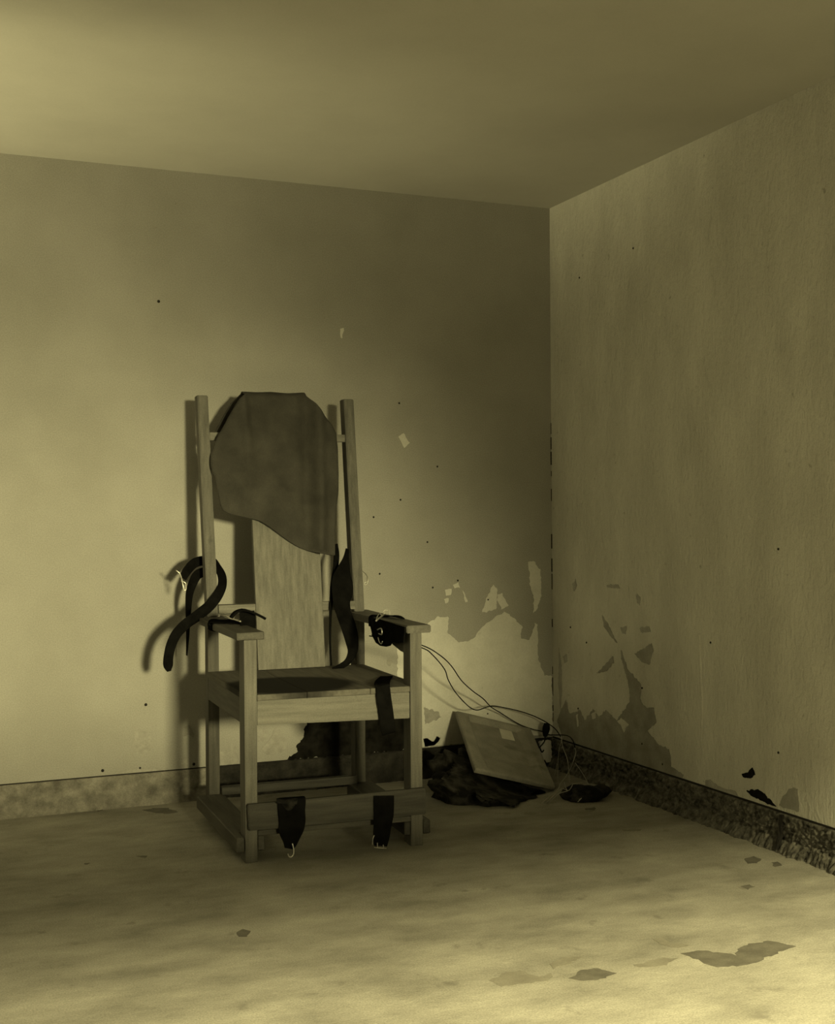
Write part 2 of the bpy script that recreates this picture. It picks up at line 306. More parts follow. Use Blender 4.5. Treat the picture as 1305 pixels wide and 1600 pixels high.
# smudges on the wall seen through the right side of the chair
patch_back('grey_patch', [(-0.7824, 0.0000, 0.5000),(-0.7624, 0.0000, 0.5069),(-0.7540, 0.0000, 0.4906),(-0.7684, 0.0000, 0.4728),(-0.7797, 0.0000, 0.4840)], M['grey_patch'], wall_back, 40, amp=.003)
hx = [(-0.7146, 0.0000, 1.1617), (-0.8347, 0.0000, 1.0907), (-0.5941, 0.0000, 0.9843), (-0.8096, 0.0000, 0.8567), (-0.5707, 0.0000, 0.7930), (-0.4547, 0.0000, 0.8194), (-0.5459, 0.0000, 1.3015), (-0.7173, 0.0000, 1.5634), (-0.3133, 0.0000, 0.7334), (-0.3192, 0.0000, 0.2460), (-1.9373, 0.0000, 0.1414), (-1.7969, 0.0000, 0.1391), (-1.5895, 0.0000, 0.1364), (-1.7733, 0.0000, 0.3796), (-1.7136, 0.0000, 1.9267)]
hole = None
for i, p in enumerate(hx):
    bm = bmesh.new(); r = .0042 if i not in (10, 12, 13, 14) else .006
    bmesh.ops.create_cone(bm, cap_ends=True, segments=10, radius1=r, radius2=r * .8, depth=.002, matrix=Matrix.Rotation(math.radians(90), 4, 'X'))
    o = obj('nail_hole', bm, M['joint'], wall_back); o.location = (p[0], -.0014, p[2])
# crack down the inside corner
random.seed(4); bm = bmesh.new(); z = .19
while z < 1.45:
    L = random.uniform(.02, .10)
    if random.random() < .75: 
        w = random.uniform(.0015, .004); hexa(bm, [(-w, -w, z), (0, -w, z), (0, 0, z), (-w, 0, z), (-w, -w, z + L), (0, -w, z + L), (0, 0, z + L), (-w, 0, z + L)])
    z += L + random.uniform(0, .05)
obj('crack', bm, M['joint'], wall_back)

# --- right wall: grey where the limewash has come away
patch_right('grey_patch', [(0.0000, -0.0370, 0.1989),(0.0000, -0.0657, 0.2420),(0.0000, -0.1165, 0.3014),(0.0000, -0.1431, 0.2420),(0.0000, -0.2348, 0.2740),(0.0000, -0.2710, 0.2337),(0.0000, -0.3388, 0.2913),(0.0000, -0.3890, 0.2669),(0.0000, -0.4440, 0.3035),(0.0000, -0.5209, 0.2708),(0.0000, -0.6204, 0.3609),(0.0000, -0.6121, 0.4277),(0.0000, -0.5574, 0.5227),(0.0000, -0.5578, 0.5583),(0.0000, -0.6036, 0.4871),(0.0000, -0.6985, 0.4382),(0.0000, -0.6976, 0.3713),(0.0000, -0.7329, 0.3514),(0.0000, -0.7853, 0.3587),(0.0000, -0.8019, 0.3077),(0.0000, -0.7406, 0.2641),(-0.0000, -0.8137, 0.2247),(0.0000, -0.8852, 0.2199),(0.0000, -0.9010, 0.1559),(0.0000, -0.9780, 0.1395),(0.0000, -0.9658, 0.1255),(0.0000, -0.6174, 0.1243),(0.0000, -0.4021, 0.1250),(0.0000, -0.0864, 0.1261)], M['grey_patch'], wall_right, 51)
for i, (pp, mm) in enumerate([
    ([(0.0000, -0.4145, 0.6853),(0.0000, -0.4632, 0.6526),(0.0000, -0.5297, 0.5811),(0.0000, -0.4820, 0.6025),(0.0000, -0.4288, 0.6421)], 'grey_patch'), ([(0.0000, -0.6548, 0.5502),(0.0000, -0.7754, 0.6036),(0.0000, -0.7881, 0.5805),(0.0000, -0.7569, 0.5187),(0.0000, -0.7129, 0.5239)], 'grey_patch'),
    ([(0.0000, -0.3712, 0.4430),(0.0000, -0.4316, 0.4811),(0.0000, -0.4955, 0.5266),(0.0000, -0.5048, 0.5019),(0.0000, -0.4460, 0.4593)], 'grey_patch'), ([(0.0000, -0.5542, 0.6444),(0.0000, -0.6011, 0.6557),(0.0000, -0.5914, 0.6221),(0.0000, -0.5681, 0.6252)], 'grey_soft'),
    ([(0.0000, -0.6923, 0.6555),(0.0000, -0.7588, 0.6682),(0.0000, -0.7672, 0.6444),(0.0000, -0.7010, 0.6389)], 'grey_soft'), ([(0.0000, -0.0584, 0.5185),(0.0000, -0.0797, 0.4431),(0.0000, -0.0837, 0.3330),(0.0000, -0.0658, 0.2475),(0.0000, -0.0505, 0.3565)], 'grey_soft'),
    ([(0.0000, -0.1779, 0.7963),(0.0000, -0.2051, 0.8220),(0.0000, -0.2154, 0.7954),(0.0000, -0.1937, 0.7700)], 'grey_soft'), ([(0.0000, -0.4506, 0.8097),(0.0000, -0.5376, 0.8165),(0.0000, -0.5563, 0.7996),(-0.0000, -0.4603, 0.7998)], 'grey_soft'),
    ([(0.0000, -0.0914, 0.4857),(0.0000, -0.1248, 0.4973),(0.0000, -0.1298, 0.4649),(0.0000, -0.1021, 0.4565)], 'grey_soft'), ([(0.0000, -0.6714, 0.7856),(0.0000, -0.6983, 0.7772),(0.0000, -0.6934, 0.7447),(0.0000, -0.6755, 0.7511)], 'grey_soft'),
    ([(0.0000, -1.3181, 0.2058),(0.0000, -1.3528, 0.2232),(0.0000, -1.3768, 0.2406),(0.0000, -1.3901, 0.2172),(0.0000, -1.3628, 0.2012),(-0.0000, -1.3284, 0.1968)], 'dirt'), ([(0.0000, -1.3418, 0.1559),(0.0000, -1.4030, 0.1725),(-0.0000, -1.4362, 0.1642),(0.0000, -1.4977, 0.1325),(0.0000, -1.4392, 0.1350),(0.0000, -1.4060, 0.1409),(0.0000, -1.4260, 0.1365),(0.0000, -1.3656, 0.1434)], 'dirt'),
    ([(0.0000, -1.0991, 0.1418),(0.0000, -1.1370, 0.1536),(0.0000, -1.1667, 0.1435),(0.0000, -1.2034, 0.1373),(0.0000, -1.2824, 0.1419),(0.0000, -1.2998, 0.1234),(0.0000, -1.2033, 0.1238),(0.0000, -1.1140, 0.1218)], 'grey_soft'),
    ([(-0.0000, -1.5106, 0.1415),(-0.0000, -1.5300, 0.1727),(0.0000, -1.5618, 0.2061),(0.0000, -1.5990, 0.2135),(0.0000, -1.6105, 0.1421),(0.0000, -1.5548, 0.1384)], 'grey_patch')]):
    patch_right('grey_patch' if mm != 'dirt' else 'broken_plaster', pp, M[mm], wall_right, 60 + i, amp=.003)
for i, pp in enumerate([[(0.0000, -0.5257, 0.2689),(-0.0000, -0.5590, 0.2866),(0.0000, -0.6147, 0.2696),(0.0000, -0.5913, 0.2535),(0.0000, -0.5771, 0.2310),(0.0000, -0.5586, 0.2561)], [(0.0000, -0.2025, 0.2451),(0.0000, -0.2186, 0.2529),(0.0000, -0.2233, 0.2050),(0.0000, -0.2125, 0.1979)], [(0.0000, -0.3283, 0.2687),(0.0000, -0.3590, 0.2862),(0.0000, -0.3637, 0.2580),(0.0000, -0.3382, 0.2489)]]):
    patch_right('plaster_patch', pp, M['wall_r'], wall_right, 90 + i, th=.0026, amp=.002)
for p in [(0.0000, -0.2189, 0.2772), (0.0000, -0.7072, 0.4245), (0.0000, -0.7045, 0.2091), (0.0000, -0.8426, 0.1549), (0.0000, -1.1464, 0.6399), (0.0000, -1.5092, 0.3129), (0.0000, -0.1592, 0.6153), (0.0000, -0.2911, 0.5619), (0.0000, -0.2544, 2.0880), (0.0000, -0.6659, 2.1299), (-0.0000, -1.5163, 0.9789)]:
    bm = bmesh.new(); bmesh.ops.create_cone(bm, cap_ends=True, segments=8, radius1=.0042, radius2=.0038, depth=.002, matrix=Matrix.Rotation(math.radians(90), 4, 'Y'))
    o = obj('nail_hole', bm, M['joint'], wall_right); o.location = (-.0014, p[1], p[2])
# raised seam in the plaster of the right wall
bm = bmesh.new(); tube(bm, [(0.0000, -1.0784, 0.6659), (0.0000, -1.0883, 0.5292), (-0.0000, -1.0946, 0.4155), (0.0000, -1.0933, 0.3009), (0.0000, -1.1034, 0.1883), (0.0000, -1.1066, 0.1295)], .004, 8, 6)
obj('plaster_seam', bm, M['wall_r'], wall_right, True)

# --- floor: damp stains and dark spots
for i, (pp, mm) in enumerate([
    ([(-1.3764, -2.1701, 0.0000),(-1.3217, -2.1356, 0.0000),(-1.2827, -2.1438, 0.0000),(-1.2648, -2.1975, 0.0000),(-1.2104, -2.1807, 0.0000),(-1.2573, -2.2277, 0.0000),(-1.3270, -2.2186, 0.0000),(-1.3779, -2.2133, 0.0000)], 'stain2'), ([(-1.2024, -2.2343, 0.0000),(-1.1543, -2.1965, 0.0000),(-1.1033, -2.2005, 0.0000),(-1.0855, -2.2502, 0.0000),(-1.1467, -2.2725, 0.0000),(-1.1879, -2.2541, 0.0000)], 'stain'),
    ([(-0.8680, -2.0801, 0.0000),(-0.8414, -2.0813, 0.0000),(-0.8424, -2.1287, 0.0000),(-0.8091, -2.1592, 0.0000),(-0.8494, -2.1670, 0.0000),(-0.8775, -2.1234, 0.0000)], 'stain2'), ([(-0.8679, -2.1991, 0.0000),(-0.7990, -2.2048, 0.0000),(-0.7458, -2.2637, 0.0000),(-0.6938, -2.2160, 0.0000),(-0.6074, -2.2128, 0.0000),(-0.5671, -2.2727, 0.0000),(-0.6328, -2.2942, 0.0000),(-0.7616, -2.3342, 0.0000),(-0.8427, -2.3169, 0.0000),(-0.8539, -2.2546, 0.0000)], 'stain'),
    ([(-1.0163, -2.2205, 0.0000),(-0.9347, -2.2088, 0.0000),(-0.8862, -2.2256, 0.0000),(-0.9454, -2.2521, 0.0000),(-1.0140, -2.2451, 0.0000)], 'stain2'), ([(-1.1994, -2.1292, 0.0000),(-1.1461, -2.1045, 0.0000),(-1.0976, -2.1213, 0.0000),(-1.1538, -2.1495, 0.0000),(-1.2049, -2.1645, 0.0000)], 'stain2'),
    ([(-0.1814, -1.5654, 0.0000),(-0.1405, -1.5513, 0.0000),(-0.1336, -1.5871, 0.0000),(-0.1771, -1.6235, 0.0000),(-0.2061, -1.6103, 0.0000)], 'stain'), ([(-0.1326, -1.6358, 0.0000),(-0.1060, -1.6398, 0.0000),(-0.1233, -1.6793, 0.0000),(-0.1531, -1.6736, 0.0000)], 'stain'), ([(-0.3728, -1.8022, 0.0000),(-0.3437, -1.7944, 0.0000),(-0.3461, -1.8212, 0.0000),(-0.3789, -1.8340, 0.0000)], 'stain'),
    ([(-1.8111, -0.0975, 0.0000),(-1.7634, -0.0856, 0.0000),(-1.7149, -0.1079, 0.0000),(-1.6884, -0.1871, 0.0000),(-1.7337, -0.1991, 0.0000),(-1.7842, -0.1431, 0.0000)], 'stain'), ([(-1.9670, -0.0259, 0.0000),(-1.9418, -0.0150, 0.0000),(-1.9407, -0.0380, 0.0000),(-1.9658, -0.0488, 0.0000)], 'stain'), ([(-2.1152, -0.7448, 0.0000),(-2.0955, -0.7457, 0.0000),(-2.1025, -0.7666, 0.0000),(-2.1173, -0.7598, 0.0000)], 'stain'),
    ([(-1.9418, -0.7335, 0.0000),(-1.9118, -0.7387, 0.0000),(-1.9200, -0.7600, 0.0000),(-1.9427, -0.7497, 0.0000)], 'stain'), ([(-1.8415, -1.5948, 0.0000),(-1.8196, -1.5711, 0.0000),(-1.8050, -1.5945, 0.0000),(-1.8219, -1.6311, 0.0000),(-1.8416, -1.6277, 0.0000)], 'stain'), ([(-0.2935, -0.7604, 0.0000),(-0.2514, -0.7684, 0.0000),(-0.2725, -0.8034, 0.0000),(-0.3068, -0.7877, 0.0000)], 'stain'), ([(-0.3434, -1.0922, 0.0000),(-0.2781, -1.1122, 0.0000),(-0.2927, -1.1346, 0.0000),(-0.3448, -1.1108, 0.0000)], 'stain2')]):
    patch_floor('stain', pp, M[mm], floor, 100 + i)

# ------------------------------------------------------------------ the chair
chair = empty('electric_chair', (-1.645, -.962, 0), math.radians(-2.7))
tag(chair, 'high backed wooden electric chair with leather straps and a footboard, standing before the stained wall', 'chair')
back_y = lambda z: 0 if z < .74 else (z - .74) * .138
for x in (.0, .559):                                             # front legs
    obj('leg', block(x, x + .041, 0, .07, 0, .706, seed=int(x * 100) + 2), M['wz'], chair)
for i, (x0, x1) in enumerate(((.010, .050), (.572, .612))):      # back posts, upright to the arm, leaning above it
    bm = bmesh.new(); rows = []
    for k, z in enumerate((.7305, .78, 1.15, 1.552)):
        d = .655 + (0 if z < .74 else (z - .74) * .138); sh = (-.012 if i == 0 else -.003) * max(0, z - .74) / .8
        rows.append([bm.verts.new((x + sh, d + y, z)) for x, y in ((x0, 0), (x1, 0), (x1, .058), (x0, .058))])
    for A, B in zip(rows, rows[1:]):
        for k in range(4): bm.faces.new((A[k], A[(k + 1) % 4], B[(k + 1) % 4], B[k]))
    bm.faces.new(rows[0][::-1]); bm.faces.new(rows[-1])
    bmesh.ops.recalc_face_normals(bm, faces=bm.faces)
    bmesh.ops.bevel(bm, geom=[e for e in bm.edges if e.calc_face_angle(0) > 1], offset=.003, segments=2, affect='EDGES')
    obj('back_post', bm, M['wz'], chair)
    obj('leg', block(x0, x1, .655, .713, 0, .730, seed=20 + i), M['dz'], chair)  # lower post split off, shade from arm, seat and front leg in its colour
for k, (x0, x1) in enumerate(((.006, .2055), (.2065, .4195), (.4205, .604))):   # seat boards, notched at the front legs by running between them
    if k == 0:
        p = [(.042, .001), (x1, .001), (x1, .652), (.006, .652), (.006, .072), (.042, .072)]
    elif k == 2:
        p = [(x0, .001), (.558, .001), (.558, .072), (.604, .072), (.604, .652), (x0, .652)]
    else: p = [(x0, .001), (x1, .001), (x1, .652), (x0, .652)]
    bm = prism([(x, y, .512) for x, y in p], (0, 0, .019)); bmesh.ops.recalc_face_normals(bm, faces=bm.faces)
    bmesh.ops.bevel(bm, geom=bm.edges[:], offset=.0015, segments=1, affect='EDGES')
    obj('seat_board', bm, M['seat'], chair)
bm = bmesh.new(); hexa(bm, [(.042, .005, .434), (.558, .005, .424), (.558, .030, .424), (.042, .030, .434), (.042, .005, .511), (.558, .005, .511), (.558, .030, .511), (.042, .030, .511)])
bmesh.ops.bevel(bm, geom=bm.edges[:], offset=.002, segments=2, affect='EDGES'); obj('front_rail', bm, M['px'], chair)
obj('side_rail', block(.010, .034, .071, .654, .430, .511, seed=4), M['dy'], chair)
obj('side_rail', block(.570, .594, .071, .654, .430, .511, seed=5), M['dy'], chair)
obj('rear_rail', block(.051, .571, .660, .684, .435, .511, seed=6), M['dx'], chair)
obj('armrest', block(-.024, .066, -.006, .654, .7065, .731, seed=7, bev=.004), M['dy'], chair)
bm = bmesh.new(); q = [(.546, -.006), (.632, -.006), (.650, .740), (.614, .740), (.614, .6545), (.546, .6545)]
bm = prism([(x, y, .7065) for x, y in q], (0, 0, .0255)); bmesh.ops.recalc_face_normals(bm, faces=bm.faces); bmesh.ops.bevel(bm, geom=bm.edges[:], offset=.003, segments=2, affect='EDGES')
obj('armrest', bm, M['wy'], chair)
for x in (.008, .567):                                           # curved brackets under the arms
    pts = [(x, .0705, .705), (x, .0705, .640), (x, .082, .668), (x, .105, .688), (x, .150, .705)] if x < .1 else [(x, .0705, .705), (x, .0705, .632), (x, .12, .636), (x, .20, .650), (x, .30, .705)]
    obj('arm_bracket', prism(pts, (.024, 0, 0)), M['dy'], chair)
obj('back_rail', block(.050, .573, .648, .672, .742, .774, seed=8), M['px'], chair)
obj('back_rail', block(.041, .571, .756, .778, 1.383, 1.413, seed=9), M['px'], chair)
lean = lambda z: (z - .53) * .158
obj('back_board', block(.186, .444, .607, .628, .5325, 1.545, seed=10, lean=lean, wob=.002), M['pz'], chair)
# footboard with the shelf behind it, runners, rear stretcher
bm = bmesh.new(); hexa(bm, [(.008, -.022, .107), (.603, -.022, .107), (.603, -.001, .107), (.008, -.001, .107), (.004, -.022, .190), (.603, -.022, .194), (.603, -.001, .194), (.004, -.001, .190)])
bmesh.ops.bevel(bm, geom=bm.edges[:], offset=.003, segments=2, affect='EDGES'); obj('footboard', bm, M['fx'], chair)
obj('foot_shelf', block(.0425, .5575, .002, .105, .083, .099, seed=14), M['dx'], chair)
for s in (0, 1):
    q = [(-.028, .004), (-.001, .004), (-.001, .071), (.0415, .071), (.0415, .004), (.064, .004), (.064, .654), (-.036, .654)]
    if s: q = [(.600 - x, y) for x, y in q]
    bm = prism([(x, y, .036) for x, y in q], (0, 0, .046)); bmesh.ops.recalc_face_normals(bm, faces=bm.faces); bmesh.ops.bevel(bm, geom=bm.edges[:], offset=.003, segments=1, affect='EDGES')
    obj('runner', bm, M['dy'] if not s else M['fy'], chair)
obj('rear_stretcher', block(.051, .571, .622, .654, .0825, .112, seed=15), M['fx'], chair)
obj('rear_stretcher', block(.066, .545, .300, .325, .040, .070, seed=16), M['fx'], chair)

# straps: rows of (x, y, z, width)
def buckle(parent, pts, r=.0016, name='buckle'):
    bm = bmesh.new(); tube(bm, pts, r, 4, 6); return obj(name, bm, M['steel'], parent, True)
def strap(name, rows, hint=(0, 1, 0), th=.0035, twist=None, m='leather', wd=None):
    return obj(name, ribbon(rows, th, hint, twist=twist, wd=wd), M[m], chair, True)
a = strap('back_strap', [(*(-0.0675, 0.7250, 0.8725), .030), (*(-0.0468, 0.7480, 0.8995), .034), (*(-0.0181, 0.7620, 0.9245), .036), (*(0.0174, 0.7720, 0.9331), .036), (*(0.0479, 0.7680, 0.9302), .034), (*(0.0643, 0.7420, 0.9068), .030), (*(0.0725, 0.7000, 0.8774), .032), (*(0.0652, 0.6650, 0.8415), .034), (*(0.0420, 0.6450, 0.8033), .037), (*(0.0103, 0.6400, 0.7696), .040), (*(-0.0282, 0.6350, 0.7409), .040), (*(-0.0718, 0.6250, 0.7131), .038), (*(-0.1074, 0.6200, 0.6803), .037), (*(-0.1290, 0.6150, 0.6403), .036), (*(-0.1396, 0.6150, 0.5971), .035), (*(-0.1410, 0.6150, 0.5651), .034), (*(-0.1377, 0.6150, 0.5443), .014)])
a['label'] = 'black leather strap looped round the left post and hanging beside the arm'
buckle(a, [(-0.0956, 0.7100, 0.9020), (-0.0817, 0.7100, 0.8900), (-0.0756, 0.7050, 0.8713), (-0.0719, 0.7000, 0.8480), (-0.0674, 0.7000, 0.8291), (-0.0603, 0.7000, 0.8336), (-0.0617, 0.7050, 0.8545), (-0.0780, 0.7050, 0.8620)], .0022)
a = strap('back_strap', [(*(0.0254, 0.7650, 0.8924), .036), (*(-0.0053, 0.7680, 0.8811), .036), (*(-0.0243, 0.7700, 0.8480), .034), (*(-0.0365, 0.7700, 0.8054), .032), (*(-0.0405, 0.7700, 0.7458), .030), (*(-0.0421, 0.7700, 0.6863), .030), (*(-0.0449, 0.7700, 0.6268), .030), (*(-0.0476, 0.7700, 0.5816), .028)], twist=((.2, 1, 0), (1, -.10, 0)))
a['label'] = 'narrow strap end hanging edge-on behind the left post'
a = strap('back_strap', [(*(0.5555, 0.6900, 0.9695), .014), (*(0.5410, 0.6600, 0.9363), .024), (*(0.5270, 0.6400, 0.8984), .050), (*(0.5131, 0.6200, 0.8561), .080), (*(0.5103, 0.6120, 0.8108), .082), (*(0.5051, 0.6040, 0.7705), .066), (*(0.5106, 0.5900, 0.7281), .058), (*(0.5247, 0.5800, 0.6805), .058), (*(0.5337, 0.5700, 0.6332), .052), (*(0.5344, 0.5650, 0.5906), .038), (*(0.5151, 0.5600, 0.5562), .026), (*(0.4862, 0.5550, 0.5391), .022), (*(0.4525, 0.5500, 0.5295), .014)])
a['label'] = 'wide black strap hanging inside the right post and curling onto the seat'
a = strap('back_strap', [(*(0.5116, 0.7050, 0.9894), .020), (*(0.5143, 0.6980, 0.9455), .022), (*(0.5000, 0.6680, 0.8931), .022), (*(0.4818, 0.6420, 0.8341), .018), (*(0.4747, 0.6360, 0.7863), .014), (*(0.4692, 0.6320, 0.7145), .010), (*(0.4638, 0.6200, 0.6315), .008), (*(0.4640, 0.6100, 0.5365), .008)])
a['label'] = 'thin strap hanging straight down between board and right post'
buckle(chair, [(0.6342, 0.7450, 0.8797), (0.6349, 0.7150, 0.8735), (0.6404, 0.7000, 0.8566), (0.6389, 0.7000, 0.8369), (0.6272, 0.7000, 0.8298), (0.6273, 0.7000, 0.8372), (0.6377, 0.7000, 0.8444), (0.6368, 0.7050, 0.8590)], .0014)

# wrist strap on the left arm
a = strap('arm_strap', [(.030, .42, .7035, .06), (-.020, .42, .7035, .06), (-.0275, .42, .712, .06), (-.0275, .42, .728, .062), (-.018, .415, .7345, .085), (.015, .39, .736, .10), (.050, .33, .738, .07), (.066, .30, .745, .030)], wd=(0, 1, 0))
buckle(a, [(0.0361, 0.5585, 0.7420), (0.0422, 0.4973, 0.7440), (0.0346, 0.3517, 0.7440), (0.0326, 0.3313, 0.7500), (0.0433, 0.4802, 0.7520), (0.0368, 0.5387, 0.7480)], .0024)
buckle(a, [(0.0255, 0.3612, 0.7480), (0.0326, 0.3001, 0.7480), (0.0361, 0.2144, 0.7480)], .0034)
a = strap('arm_strap', [(*(0.0092, 0.2400, 0.7598), .030), (*(0.0245, 0.2400, 0.7764), .034), (*(0.0441, 0.2400, 0.7833), .036), (*(0.0637, 0.2400, 0.7816), .036), (*(0.0855, 0.2400, 0.7733), .030), (*(0.1073, 0.2400, 0.7629), .022), (*(0.1270, 0.2400, 0.7514), .014)], wd=(0, 1, 0), th=.008)
bm = ribbon([(*(0.0685, 0.2620, 0.7777), .052), (*(0.0697, 0.2580, 0.7564), .054), (*(0.0688, 0.2500, 0.7354), .054), (*(0.0643, 0.2350, 0.7196), .052)], .004, (0, 1, 0)); obj('strap_band', bm, M['leather'], a)
# right arm: strap, hanging flap, buckles and tongue
fl = prism([(0.5410, 0.3819, 0.7283), (0.5410, 0.3678, 0.6973), (0.5410, 0.3464, 0.6670), (0.5410, 0.3106, 0.6475), (0.5410, 0.2608, 0.6409), (0.5410, 0.1981, 0.6436), (0.5410, 0.1571, 0.6509), (0.5410, 0.1300, 0.6665), (0.5410, 0.0707, 0.6677), (0.5410, 0.0192, 0.6747), (0.5410, 0.0059, 0.7056), (0.5410, 0.0055, 0.7269), (0.5410, 0.1757, 0.7306), (0.5410, 0.2872, 0.7332)], (.004, 0, 0))
a = obj('arm_strap', fl, M['leather'], chair); a['label'] = 'black leather flap hanging from the right arm'
buckle(a, [(0.5360, 0.2730, 0.6962), (0.5360, 0.2305, 0.7042), (0.5360, 0.2240, 0.6847), (0.5360, 0.2591, 0.6839)], .0022, 'stud')
buckle(a, [(0.5360, 0.2665, 0.6698), (0.5360, 0.2526, 0.6554), (0.5360, 0.2317, 0.6506), (0.5360, 0.2175, 0.6608)], .0016, 'stud')
a = strap('arm_strap', [(.541, .36, .70, .050), (.541, .36, .722, .055), (.546, .36, .736, .055), (.570, .35, .738, .060), (.600, .34, .737, .05)], wd=(0, 1, 0))
buckle(a, [(0.4676, 0.0801, 0.7450), (0.5016, 0.1408, 0.7500), (0.5373, 0.2056, 0.7550)], .0030)
buckle(a, [(0.4869, 0.1383, 0.7420), (0.5185, 0.2192, 0.7480), (0.5554, 0.3013, 0.7520), (0.5403, 0.2424, 0.7500)], .0016)
a = strap('arm_strap', [(*(0.5858, 0.3349, 0.7360), .016), (*(0.5962, 0.2949, 0.7420), .034), (*(0.6030, 0.2456, 0.7420), .030), (*(0.6098, 0.2045, 0.7370), .010)], hint=(0, .1, 1))
buckle(a, [(0.5852, 0.3400, 0.7437), (0.5829, 0.3400, 0.7552), (0.5902, 0.3400, 0.7591), (0.6023, 0.3400, 0.7580), (0.6058, 0.3400, 0.7498), (0.6046, 0.3400, 0.7430)], .0011, 'wire_ring')
# lap strap over the front of the seat
a = strap('lap_strap', [(*(0.5615, 0.2538, 0.5330), .044), (*(0.5015, 0.1113, 0.5400), .050), (*(0.4644, 0.0147, 0.5410), .052), (*(0.4614, -0.0040, 0.5330), .049), (*(0.4631, -0.0080, 0.4998), .050), (*(0.4694, -0.0080, 0.4574), .050), (*(0.4764, -0.0060, 0.4061), .050), (*(0.4861, 0.0100, 0.3776), .046)], wd=(1, 0, 0))
# ankle straps
a = strap('ankle_strap', [(*(0.1529, 0.0120, 0.1940), .085), (*(0.1467, -0.0120, 0.1975), .090), (*(0.1449, -0.0270, 0.1926), .092), (*(0.1442, -0.0290, 0.1585), .088), (*(0.1460, -0.0290, 0.1258), .086), (*(0.1413, -0.0300, 0.0939), .078), (*(0.1385, -0.0320, 0.0642), .050), (*(0.1332, -0.0360, 0.0433), .030)], wd=(1, 0, 0))
bm = ribbon([(*(0.1382, 0.0040, 0.1949), .060), (*(0.1316, -0.0220, 0.1968), .066), (*(0.1268, -0.0325, 0.1913), .066), (*(0.1246, -0.0325, 0.1813), .052), (*(0.1184, -0.0325, 0.1758), .020)], .003, wd=(1, 0, 0)); obj('worn_edge', bm, M['leather2'], a, True)
buckle(a, [(0.1427, -0.0400, 0.0596), (0.1462, -0.0420, 0.0435), (0.1459, -0.0430, 0.0276), (0.1395, -0.0430, 0.0191), (0.1312, -0.0430, 0.0199), (0.1271, -0.0430, 0.0294)], .0020, 'hook')
a = strap('ankle_strap', [(*(0.4553, -0.0240, 0.1822), .070), (*(0.4538, -0.0280, 0.1581), .070), (*(0.4535, -0.0280, 0.1226), .068), (*(0.4485, -0.0290, 0.0856), .062), (*(0.4428, -0.0320, 0.0493), .056), (*(0.4384, -0.0380, 0.0220), .044)], wd=(1, 0, 0))
buckle(a, [(0.4151, -0.0430, 0.0608), (0.4107, -0.0430, 0.0488), (0.4084, -0.0430, 0.0303)], .0014); buckle(a, [(0.4148, -0.0430, 0.0214), (0.4345, -0.0430, 0.0174), (0.4565, -0.0430, 0.0142)], .0016)
buckle(a, [(0.4259, -0.0430, 0.0349), (0.4258, -0.0430, 0.0203)], .0018); buckle(a, [(0.4456, -0.0430, 0.0267), (0.4477, -0.0430, 0.0161)], .0018)

# ------------------------------------------------------------------ hide thrown over the top of the back
OUT = [(0.1696, 0.7500, 1.5581),(0.2291, 0.7500, 1.5645),(0.2973, 0.7500, 1.5681),(0.3375, 0.7500, 1.5636),(0.3838, 0.7500, 1.5692),(0.4128, 0.7500, 1.5587),(0.4418, 0.7500, 1.5309),(0.4739, 0.7400, 1.4865),(0.5058, 0.7400, 1.4477),(0.5233, 0.7400, 1.4135),(0.5242, 0.7300, 1.3502),(0.5232, 0.7200, 1.2646),(0.5186, 0.7100, 1.1807),(0.5059, 0.7000, 1.1071),(0.4997, 0.6900, 1.0119),(0.4967, 0.6900, 0.9460),(0.4500, 0.6700, 0.9535),(0.4003, 0.6600, 0.9630),(0.3557, 0.6600, 0.9806),(0.3164, 0.6600, 1.0052),(0.2823, 0.6600, 1.0307),(0.2458, 0.6700, 1.0585),(0.2119, 0.6700, 1.0803),(0.1733, 0.6700, 1.0901),(0.1396, 0.6700, 1.0974),(0.1035, 0.6800, 1.1060),(0.0773, 0.6800, 1.1144),(0.0652, 0.6900, 1.1358),(0.0565, 0.7000, 1.1857),(0.0484, 0.7100, 1.2405),(0.0355, 0.7100, 1.2783),(0.0356, 0.7150, 1.3165),(0.0480, 0.7200, 1.3548),(0.0629, 0.7250, 1.3934),(0.0863, 0.7300, 1.4330),(0.1082, 0.7400, 1.4726),(0.1321, 0.7450, 1.5122),(0.1499, 0.7500, 1.5407)]
def row_span(z):
    xs = []
    for i, p in enumerate(OUT):
        q = OUT[(i + 1) % len(OUT)]
        if (p[2] - z) * (q[2] - z) <= 0 and abs(p[2] - q[2]) > 1e-6: xs.append(p[0] + (q[0] - p[0]) * (z - p[2]) / (q[2] - p[2]))
    return (min(xs), max(xs)) if len(xs) >= 2 else None
